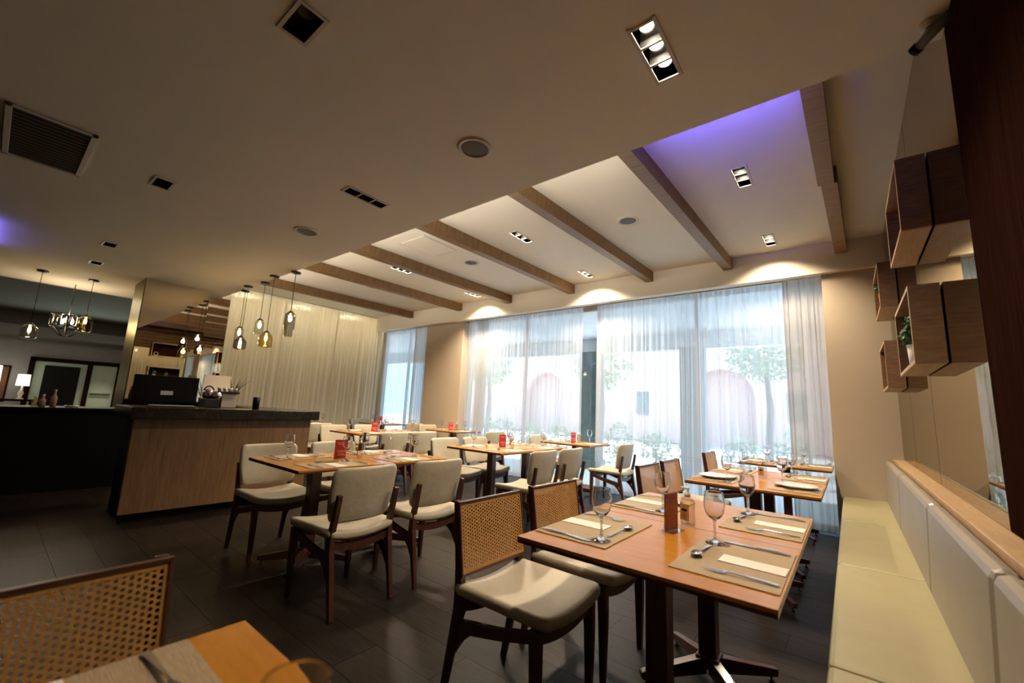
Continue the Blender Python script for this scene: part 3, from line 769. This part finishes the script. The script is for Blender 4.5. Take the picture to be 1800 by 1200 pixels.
def setting(key, side, plate=False, parts=('placemat', 'napkin', 'plate', 'knife', 'fork', 'spoon', 'wine_glass')):
    cx, cy, ph = TB[key]; s = 1 if side == 'left' else -1
    G = lambda dx, dy: (cx+s*(-TWX/2+dx), cy+s*dy)
    base = 0 if s == 1 else PI
    where = '%s place of the %s' % (side, ph)
    def put(kind, dx, dy, z, rz, lb, grp): 
        if kind in parts:
            x, y = G(dx, dy); place(kind, (x, y, ZT+z), base+rz, lb, grp)
    j = lambda: rnd.uniform(-1.5, 1.5)
    put('placemat', .157, 0, 0, 0, 'brown woven placemat at the '+where, 'woven placemats')
    if plate: put('plate', .15, 0, .0032, 0, 'round white plate at the '+where, 'white dinner plates')
    else: put('napkin', .105, .015, .0032, R(j()), 'white paper cutlery sleeve at the '+where, 'white paper sleeves')
    put('knife', .125, -.19, .0032, -PI/2+R(j()), 'steel table knife at the '+where, 'steel cutlery')
    put('fork', .115, .165, .0032, -PI/2+R(3+j()), 'steel fork at the '+where, 'steel cutlery')
    put('spoon', .263, -.005, .0032, R(-4+j()), 'steel soup spoon at the '+where, 'steel cutlery')
    put('wine_glass', .255, -.15, .0032, 0, 'stemmed wine glass at the '+where, 'stemmed wine glasses')
for key, *_ in tables:
    for side in ('left', 'right'):
        if key == 'F' and side == 'right': setting(key, side, parts=('wine_glass',)); continue
        setting(key, side, plate=(key == '1B1'))

def menu(x, y, ph, m, rz):
    t = thing('menu_card', '%s menu card in a clear stand on the %s' % ('brown photo' if m == 'brownprint' else 'red printed', ph), 'menu', (x, y, ZT), rz, 'table menu cards')
    MB().box(-.035, .035, -.05, .05, 0, .003).build('stand_base', 'glass', t)
    MB().box(-.003, .003, -.05, .05, .003, .150).build('card', m, t)
    for s in (-1, 1):
        mb = MB(); r_ = random.Random(3)
        rows = [(.125, .05), (.112, .035), (.06, .045), (.05, .05), (.035, .03), (.025, .04)]
        for z, w in rows:
            k = -w/2*1.4
            while k < w/2*1.4:
                l = r_.uniform(.004, .012); mb.box(min(s*.0032, s*.0036), max(s*.0032, s*.0036), k, k+l, z, z+.005); k += l+.004
        mb.build('print', 'pale' if m == 'red' else 'red', t)
    MB().box(-.0058, -.0045, -.05, .05, .003, .153).build('acrylic_sheet', 'glass', t)
def bottle(x, y, ph):
    t = thing('sanitiser_bottle', 'clear pump bottle with tan label on the '+ph, 'bottle', (x, y, ZT), R(-25), 'sanitiser pump bottles')
    o = rrect(.062, .040, .016, 4, 1); vs = []; n = len(o)
    for z, k in ((0, .92), (.004, 1), (.095, 1), (.108, .85), (.116, .40), (.120, .30)): vs += [(a*k, b*k, z) for a, b in o]
    mb = MB(); mb.add(vs, [(i*n+k, i*n+(k+1) % n, (i+1)*n+(k+1) % n, (i+1)*n+k) for i in range(5) for k in range(n)]+[tuple(reversed(range(n)))], True)
    mb.build('body', 'gel', t)
    l = MB().box(-.024, .024, -.0208, -.0203, .02, .088); l.build('label_sheet', 'labeltan', t)
    MB().box(-.014, .014, -.0214, -.0209, .058, .068).build('label_band', 'black', t)
    mb = MB()
    for z, w in ((.048, .016), (.041, .024), (.034, .018), (.027, .012), (.078, .008)): mb.box(-w/2, w/2, -.0214, -.0209, z, z+.0025)
    mb.build('label_print', 'chairwood', t)
    MB().lathe([(.010, .118), (.012, .119), (.012, .134), (.006, .136), (.006, .148), (.0, .149)], 16).build('pump_collar', 'whiteplastic', t)
    MB().box(-.034, .010, -.006, .006, .148, .157).build('pump_head', 'whiteplastic', t, .002)
for keys, ph, m in ((('1A1', '1A2'), 'largest banquette table', 'brownprint'), (('1B1', '1B2'), 'plated banquette table', None), (('2A1', '2A2'), 'bar-side table', 'red'),
                    (('2B1', '2B2'), 'mid-room table', 'red'), (('3B1', '3B2'), 'table beyond the bar', 'red'), (('2C',), 'table at the curtain gap', 'red'),
                    (('3C',), 'table by the pillar', 'red'), (('4B',), 'table by the long curtain', 'red'), (('4C',), 'corner table', 'red')):
    cx = sum(TB[k][0] for k in keys)/len(keys); cy = sum(TB[k][1] for k in keys)/len(keys)
    if len(keys) == 2:
        if m: menu(cx-.02, cy-.125, ph, m, R(-10))
        bottle(cx+.0, cy+.035, ph)
    else:
        menu(cx, cy-.06, ph, m, R(-10)); bottle(cx+.02, cy+.07, ph)
    if keys[0] in ('1A1', '2B1', '3B1', '2A1'):
        pass
for key, x, y, lb in (('2B', -3.25, 4.45, 'clear glass cruet bottle on the mid-room table'), ('2A', -3.05, 2.2, 'clear glass water bottle on the bar-side table')):
    t = thing('glass_bottle', lb, 'bottle', (x, y, ZT))
    MB().lathe([(0, 0), (.026, 0), (.030, .004), (.030, .10), (.013, .135), (.011, .165)], 20).build('body', 'glass', t)
    MB().lathe([(.0125, .160), (.0125, .178), (0, .179)], 14).build('cap', 'whiteplastic', t)

# chairs: (kind, x, y, face, label)
CC = -1.14; CU = -3.73; CR = -2.62
chs = [('cane', CC-.02, .155, '+', 'cane-backed chair cut off at the bottom left corner'),
 ('cane', CC, 1.61, '+', 'cane-backed chair in the foreground with its cream seat sticking out'),
 ('cane', CC, 2.17, '+', 'cane-backed chair tucked in just behind the foreground one'),
 ('cane', CC, 3.66, '+', 'cane-backed chair at the plated banquette table, nearer one'),
 ('cane', CC, 4.24, '+', 'cane-backed chair at the plated banquette table, farther one'),
 ('cane', CC, 5.69, '+', 'cane-backed chair standing alone against the curtain'),
 ('u', CU, 1.62, '+', 'cream upholstered chair between the bar and the bar-side table, near'),
 ('u', CU-.02, 2.22, '+', 'cream upholstered chair between the bar end and the bar-side table, far'),
 ('u', CR, 1.58, '-', 'cream upholstered chair with its back to the camera, nearest one'),
 ('u', CR, 2.20, '-', 'cream upholstered chair with its back toward the cane chairs'),
 ('u', CU, 3.66, '+', 'cream upholstered chair on the bar side of the mid-room table, near'),
 ('u', CU, 4.20, '+', 'cream upholstered chair on the bar side of the mid-room table, far'),
 ('u', CR, 3.58, '-', 'cream upholstered chair seen from behind at the mid-room table, near'),
 ('u', CR, 4.12, '-', 'cream upholstered chair seen from behind at the mid-room table, far'),
 ('u', CU, 5.67, '+', 'cream upholstered chair left of the table at the curtain gap'),
 ('u', CR+.03, 5.50, '-', 'cream upholstered chair right of the curtain gap, seen in profile'),
 ('u', -5.13, 3.62, '-', 'cream chair seen from behind at the table beyond the bar, near'),
 ('u', -5.13, 4.14, '-', 'cream chair seen from behind at the table beyond the bar, far'),
 ('u', -6.42, 3.67, '+', 'cream chair facing out beside the bar end at the table beyond it'),
 ('u', -6.43, 4.26, '+', 'cream chair facing out at the far half of the table beyond the bar'),
 ('u', -4.92, 5.52, '-', 'cream chair right of the table by the pillar'),
 ('u', -6.42, 5.66, '+', 'cream chair left of the table by the pillar'),
 ('u', -7.30, 3.66, '-', 'cream chair seen from behind just past the bar end'),
 ('u', -7.30, 5.69, '-', 'cream chair right of the corner table'),
 ('u', -8.745, 5.60, '+', 'cream chair left of the corner table, against the long curtain')]
for k, (kind, x, y, f, lb) in enumerate(chs):
    chair(kind, x, y, f, lb, 'cane-backed chairs' if kind == 'cane' else 'cream upholstered chairs', (rnd.uniform(-1.5, 1.5)+(4 if 'nearest one' in lb else 0), 0))

# ================================================================== BAR
bar = thing('bar_counter', 'oak-fronted bar counter with a black stone top', 'counter', (0, 0, 0))
MB().box(-5.33, -5.26, .93, 2.60, .09, .955).build('front_panel', 'oak', bar)
MB().box(-5.95, -5.331, .97, 2.45, .0, .954).build('carcass', 'black', bar)
MB().box(-8.0, -5.331, 2.47, 2.54, .09, .955).build('end_panel', 'oak', bar)
MB().box(-5.97, -5.17, .88, 2.66, .957, 1.065).build('worktop', 'blackstone', bar, .004)
MB().box(-8.0, -5.971, 2.20, 2.66, .957, 1.065).build('worktop_return', 'blackstone', bar, .004)
MB().box(-5.36, -5.31, .95, 2.50, 0, .089).build('toe_kick', 'black', bar)
MB().box(-7.9, -5.96, 2.26, 2.469, 0, .955).build('return_carcass', 'black', bar)
BT = 1.0655
t = thing('back_counter', 'black service counter at the far left behind the bar', 'counter', (0, 0, 0))
MB().box(-8.0, -7.4, -2.5, 1.22, 0, .94).build('carcass', 'black', t); MB().box(-8.05, -7.36, -2.5, 1.235, .941, .975).build('worktop', 'black', t, .003)
# monitor
t = thing('pos_monitor', 'wide black monitor with a white sticker, back turned, on the bar', 'monitor', (-5.98, 1.28, BT))
MB().box(-.02, .02, -.29, .29, .04, .33).build('screen_housing', 'black', t, .006)
MB().box(.0205, .022, -.05, .06, .12, .165).build('sticker', 'whiteplastic', t)
MB().box(-.03, .0, -.03, .03, .012, .1).build('neck', 'black', t); MB().box(-.09, .09, -.12, .12, 0, .012).build('foot', 'black', t, .004)
t = thing('keyboard', 'pale keyboard tray lying on the bar before the monitor', 'keyboard', (-5.62, 1.28, BT))
MB().box(-.06, .06, -.2, .2, 0, .012).build('base', 'grille', t, .003)
kb = MB()
for i in range(4):
    for j_ in range(13): kb.box(-.05+i*.026, -.03+i*.026, -.19+j_*.029, -.167+j_*.029, .012, .017)
kb.build('keys', 'whiteplastic', t)
t = thing('coffee_machine', 'chrome and dark coffee machine with glass domes on the bar', 'coffee machine', (-6.0, 1.78, BT))
MB().box(-.12, .12, -.14, .0, 0, .10).build('base', 'blackmetal', t, .006)
MB().lathe([(.0, .10), (.05, .10), (.065, .15), (.05, .20), (.03, .21)], 20, (0, -.09, 0)).build('left_dome', 'steel', t)
MB().lathe([(.0, .10), (.05, .10), (.065, .14), (.05, .18), (.03, .19)], 20, (.05, -.02, 0)).build('right_dome', 'steel', t)
MB().tube([(0, -.09+.05*math.cos(a), .19+.055*math.sin(a)) for a in [PI*i/12 for i in range(13)]], .008, 8).build('handle_arch', 'blackmetal', t)
MB().box(-.08, .08, .03, .19, 0, .17).build('pale_body', 'frame', t, .006)
MB().box(-.10, .10, -.03, .21, .17, .19).build('cup_tray', 'blackmetal', t, .003)
for k in range(4):
    t = thing('coffee_cup', ('leftmost', 'second', 'third', 'rightmost')[k]+' white coffee cup in the row on top of the coffee machine', 'cup', (-5.95, 1.785+k*.055, BT+.1905), 0, 'white cups on the coffee machine')
    MB().lathe([(0, 0), (.016, 0), (.025, .03), (.026, .045), (.024, .045), (.022, .03), (0, .004)], 16).build('bowl', 'china', t)
    MB().tube([(.024, 0, .036), (.038, 0, .030), (.034, 0, .016), (.020, 0, .012)], .003, 6).build('handle', 'china', t)
tag(MB().lathe([(0, 0), (.035, 0), (.037, .14), (0, .142)], 20, (-5.55, 2.06, BT)).build('black_canister', 'black'), 'plain black cylinder canister standing on the bar', 'canister')
t = thing('menu_board', 'pale board standing behind the coffee machine', 'board', (-7.6, 2.21, BT))
MB().box(-.012, .012, -.16, .20, 0.006, .44).build('board', 'paper', t, .003); MB().box(-.05, .05, -.08, .1, 0, .006).build('foot', 'blackmetal', t)
t = thing('spiky_plant', 'spiky dark plant on the bar return by the mirror', 'plant', (-7.72, 2.50, BT))
MB().lathe([(0, 0), (.035, 0), (.045, .08), (.04, .08), (0, .07)], 14).build('pot', 'blackmetal', t)
mb = MB()
for k in range(9):
    a = k*2.4; d = Vector((math.cos(a), math.sin(a), 0)); mb.chain([(0, 0, .07), d*.10+Vector((0, 0, .27)), d*.24+Vector((0, 0, .40))], [(.012, .004), (.014, .003), (.002, .001)], (-d.y, d.x, 0))
mb.build('leaves', 'darkleaf', t)
for k, (y, h_, m, lb) in enumerate([(.41, .12, 'amber', 'small amber jar on the far left back counter'), (.47, .14, 'labeltan', 'squat tan bottle on the far left back counter'), (.56, .20, 'labeltan', 'tallest tan bottle on the far left back counter')]):
    t = thing('bottle', lb, 'bottle', (-7.62, y, .9755)); MB().lathe([(0, 0), (.028, 0), (.03, h_*.55), (.012, h_*.75), (.012, h_)], 16).build('body', m, t)
    MB().lathe([(.014, h_*.95), (.014, h_*1.04), (0, h_*1.04)], 12).build('cap', 'whiteplastic', t)
t = tag(MB().lathe([(0, 0), (.05, 0), (.075, .02), (.07, .02), (.045, .006), (0, .006)], 20, (-7.6, .72, .9755)).build('saucer', 'china'), 'small white dish on the far left back counter', 'dish')

# mirrored column
col = struct(MB().box(-8.7, -8.02, 1.27, 2.06, 0, SOF-.001).build('wall_column', 'black'))
MB().box(-8.019, -8.0, 1.26, 2.06, 0.0, SOF-.001).build('mirror_panel', 'mirrordark', col)
MB().box(-8.7, -8.02, 1.25, 1.269, 0, SOF-.001).build('steel_panel', 'bronze', col)
col2 = struct(MB().box(-8.75, -8.5, 2.061, 2.5, 0, CEIL-.001).build('wall_mirror_return', 'black'))
MB().box(-8.499, -8.48, 2.061, 2.5, 0, CEIL-.001).build('mirror_panel', 'mirrordark', col2)

# ================================================================== PENDANTS
def pendant(x, y, ztop, zglass, zbot, glass, shape, label, ceil=SOF, pw=3.5, group='glass pendants over the bar'):
    t = thing('pendant_lamp', label, 'lamp', (x, y, ceil), 0, group)
    MB().lathe([(0, -.022), (.055, -.022), (.06, -.018), (.06, 0)], 20).build('canopy', 'blackmetal', t)
    MB().tube([(0, 0, -.02), (0, 0, ztop-ceil)], .004, 6).build('cord', 'blackmetal', t)
    zt = ztop-ceil; zb = zbot-ceil; h_ = zt-zb
    MB().lathe([(.0, zt+.012), (.012, zt+.01), (.035, zt-.012), (.042, zt-.022), (.030, zt-.024), (.016, zt-.05), (0, zt-.05)], 18).build('cap', 'blackmetal', t)
    if shape == 'tall': prof = [(.040, zt-.02), (.064, zt-.04), (.066, zb+h_*.32), (.050, zb+h_*.25), (.050, zb+.01), (.046, zb)]
    elif shape == 'jar': prof = [(.040, zt-.02), (.060, zt-.045), (.084, zt-.075), (.084, zb+.035), (.070, zb+.008), (.03, zb)]
    else: prof = [(.036, zt-.02), (.056, zt-.04), (.058, zb+.01), (.054, zb)]
    MB().lathe(prof, 24).build('shade', glass, t)
    MB().lathe([(0, zt-.05), (.010, zt-.055), (.017, zt-.09), (.013, zt-.125), (0, zt-.135)], 12).build('bulb', 'bulb', t)
    l = lamp('bulb_light', 'POINT', (0, 0, zt-.10), pw, (1, .68, .34), shadow_soft_size=.03); l.parent = t
pendant(-5.63, 2.35, 2.33, 2.33, 2.0, 'smoke', 'tall', 'tall smoked glass pendant, rightmost over the bar')
pendant(-6.10*1.0, 2.27, 2.09, 2.07, 1.87, 'amber', 'jar', 'pale amber jar pendant hanging lowest over the bar')
pendant(-6.58, 2.34, 2.32, 2.3, 2.09, 'clearpend', 'can', 'clear glass pendant in the middle of the bar cluster')
pendant(-7.05, 2.28, 2.09, 2.09, 1.89, 'smoke', 'jar', 'smoked jar pendant, low at the left of the bar cluster')
pendant(-7.40, 2.36, 2.28, 2.27, 2.05, 'clearpend', 'can', 'clear glass pendant at the left end of the bar cluster')
pendant(-9.0, .28, 2.09, 2.07, 1.87, 'clearpend', 'jar', 'clear jar pendant at the far left edge', group='glass pendants beyond the bar')
pendant(-9.0, .81, 2.31, 2.3, 2.05, 'amber', 'jar', 'amber jar pendant beside the mirrored column', group='glass pendants beyond the bar')
t = thing('lantern', 'black framed faceted crystal lantern left of the amber pendant', 'lamp', (-9.7, .68, 0))
MB().tube([(0, 0, 2.36), (0, 0, SOF)], .006, 6).build('rod', 'blackmetal', t)
mb = MB(); n = 8
for k in range(n):
    a, b = 2*PI*k/n, 2*PI*(k+1)/n; P = lambda a, r_, z: (r_*math.cos(a), r_*math.sin(a), z)
    mb.tube([P(a, .2, 2.36), P(a, .2, 2.17), P(a, .06, 2.02)], .006, 6)
    for r_, z in ((.2, 2.36), (.2, 2.17), (.06, 2.02)): mb.tube([P(a, r_, z), P(b, r_, z)], .006, 6)
mb.build('cage', 'blackmetal', t)
for k in range(n):
    a = 2*PI*(k+.5)/n; MB().tube([(.155*math.cos(a), .155*math.sin(a), 2.19), (.155*math.cos(a), .155*math.sin(a), 2.35)], .028, 8).build('crystal_rod', 'clearpend', t)
for k in range(4):
    a = PI/4+PI/2*k; MB().lathe([(0, 0), (.012, .01), (.014, .05), (0, .08)], 10, (.07*math.cos(a), .07*math.sin(a), 2.22)).build('bulb', 'bulb', t)
l = lamp('lantern_light', 'POINT', (0, 0, 2.3), 8, (1, .8, .55), shadow_soft_size=.05); l.parent = t

# ================================================================== LOBBY
d = struct(MB().box(-19.99, -19.9, .78, .90, 0, 2.09).box(-19.99, -19.9, 2.08, 2.20, 0, 2.0).box(-19.99, -19.9, 2.82, 2.98, 0, 2.09).box(-19.99, -19.9, .78, 2.98, 2.0, 2.12).build('door_1', 'darkwood'))
MB().box(-19.99, -19.97, .90, 2.08, 0, 2.0).build('opening_wall', 'greenwall', d)
MB().box(-19.965, -19.93, 1.12, 1.92, 0, 1.88).build('dark_door_leaf', 'black', d)
MB().box(-19.99, -19.97, 2.20, 2.82, 0, 2.0).build('glass_door_leaf', 'greenwall', d)
MB().box(-19.96, -19.93, 2.24, 2.74, 1.02, 1.06).build('push_bar', 'grille', d)
lamp('lobby_light', 'AREA', (-18.9, 1.9, 1.9), 9, (.75, 1, .8), (0, R(-90), 0), shape='RECTANGLE', size=.5, size_y=1.8)
lamp('lobby_wash', 'SPOT', (-19.4, 2.45, 2.71), 90, (1, .85, .6), (0, R(-12), 0), spot_size=R(75), spot_blend=.7)
lamp('lobby_fill', 'AREA', (-14.5, .5, 3.40), 55, (1, .86, .68), (0, 0, 0), shape='RECTANGLE', size=3, size_y=3)
t = thing('lobby_painting', 'brown and green painting on the lobby wall between the lamps', 'painting', (-19.99, .28, .75))
MB().box(0, .03, -.26, .12, 0, 1.0).build('canvas', 'paint', t); MB().box(0, .02, -.30, .16, -.04, 1.04).build('frame', 'darkwood', t)
for y, z, h_, lb in ((.08, 1.14, .62, 'large white lampshade at the far left edge of the picture'), (.74, 1.2, .34, 'small white table lamp on the lobby console')):
    t = thing('table_lamp', lb, 'lamp', (-19.4, y*.97, .80))
    w = .20 if h_ > .5 else .14
    MB().lathe([(w, z-.80), (w*.92, z-.80+h_)], 24).build('lamp_shade', 'shade', t)
    MB().lathe([(0, 0), (.09, 0), (.09, .02), (.03, .05), (.07, .18), (.02, .3), (.012, z-.80+.1), (0, z-.80+.1)], 16).build('base', 'china', t)
t = thing('console_table', 'low dark console table under the lobby lamps', 'table', (-19.4, .4, 0))
MB().box(-.2, .2, -.8, .6, .74, .798).build('tabletop', 'darkwood', t)
for sx in (-.17, .17):
    for sy in (-.75, .55): MB().box(sx-.02, sx+.02, sy-.02, sy+.02, 0, .739).build('leg', 'darkwood', t)
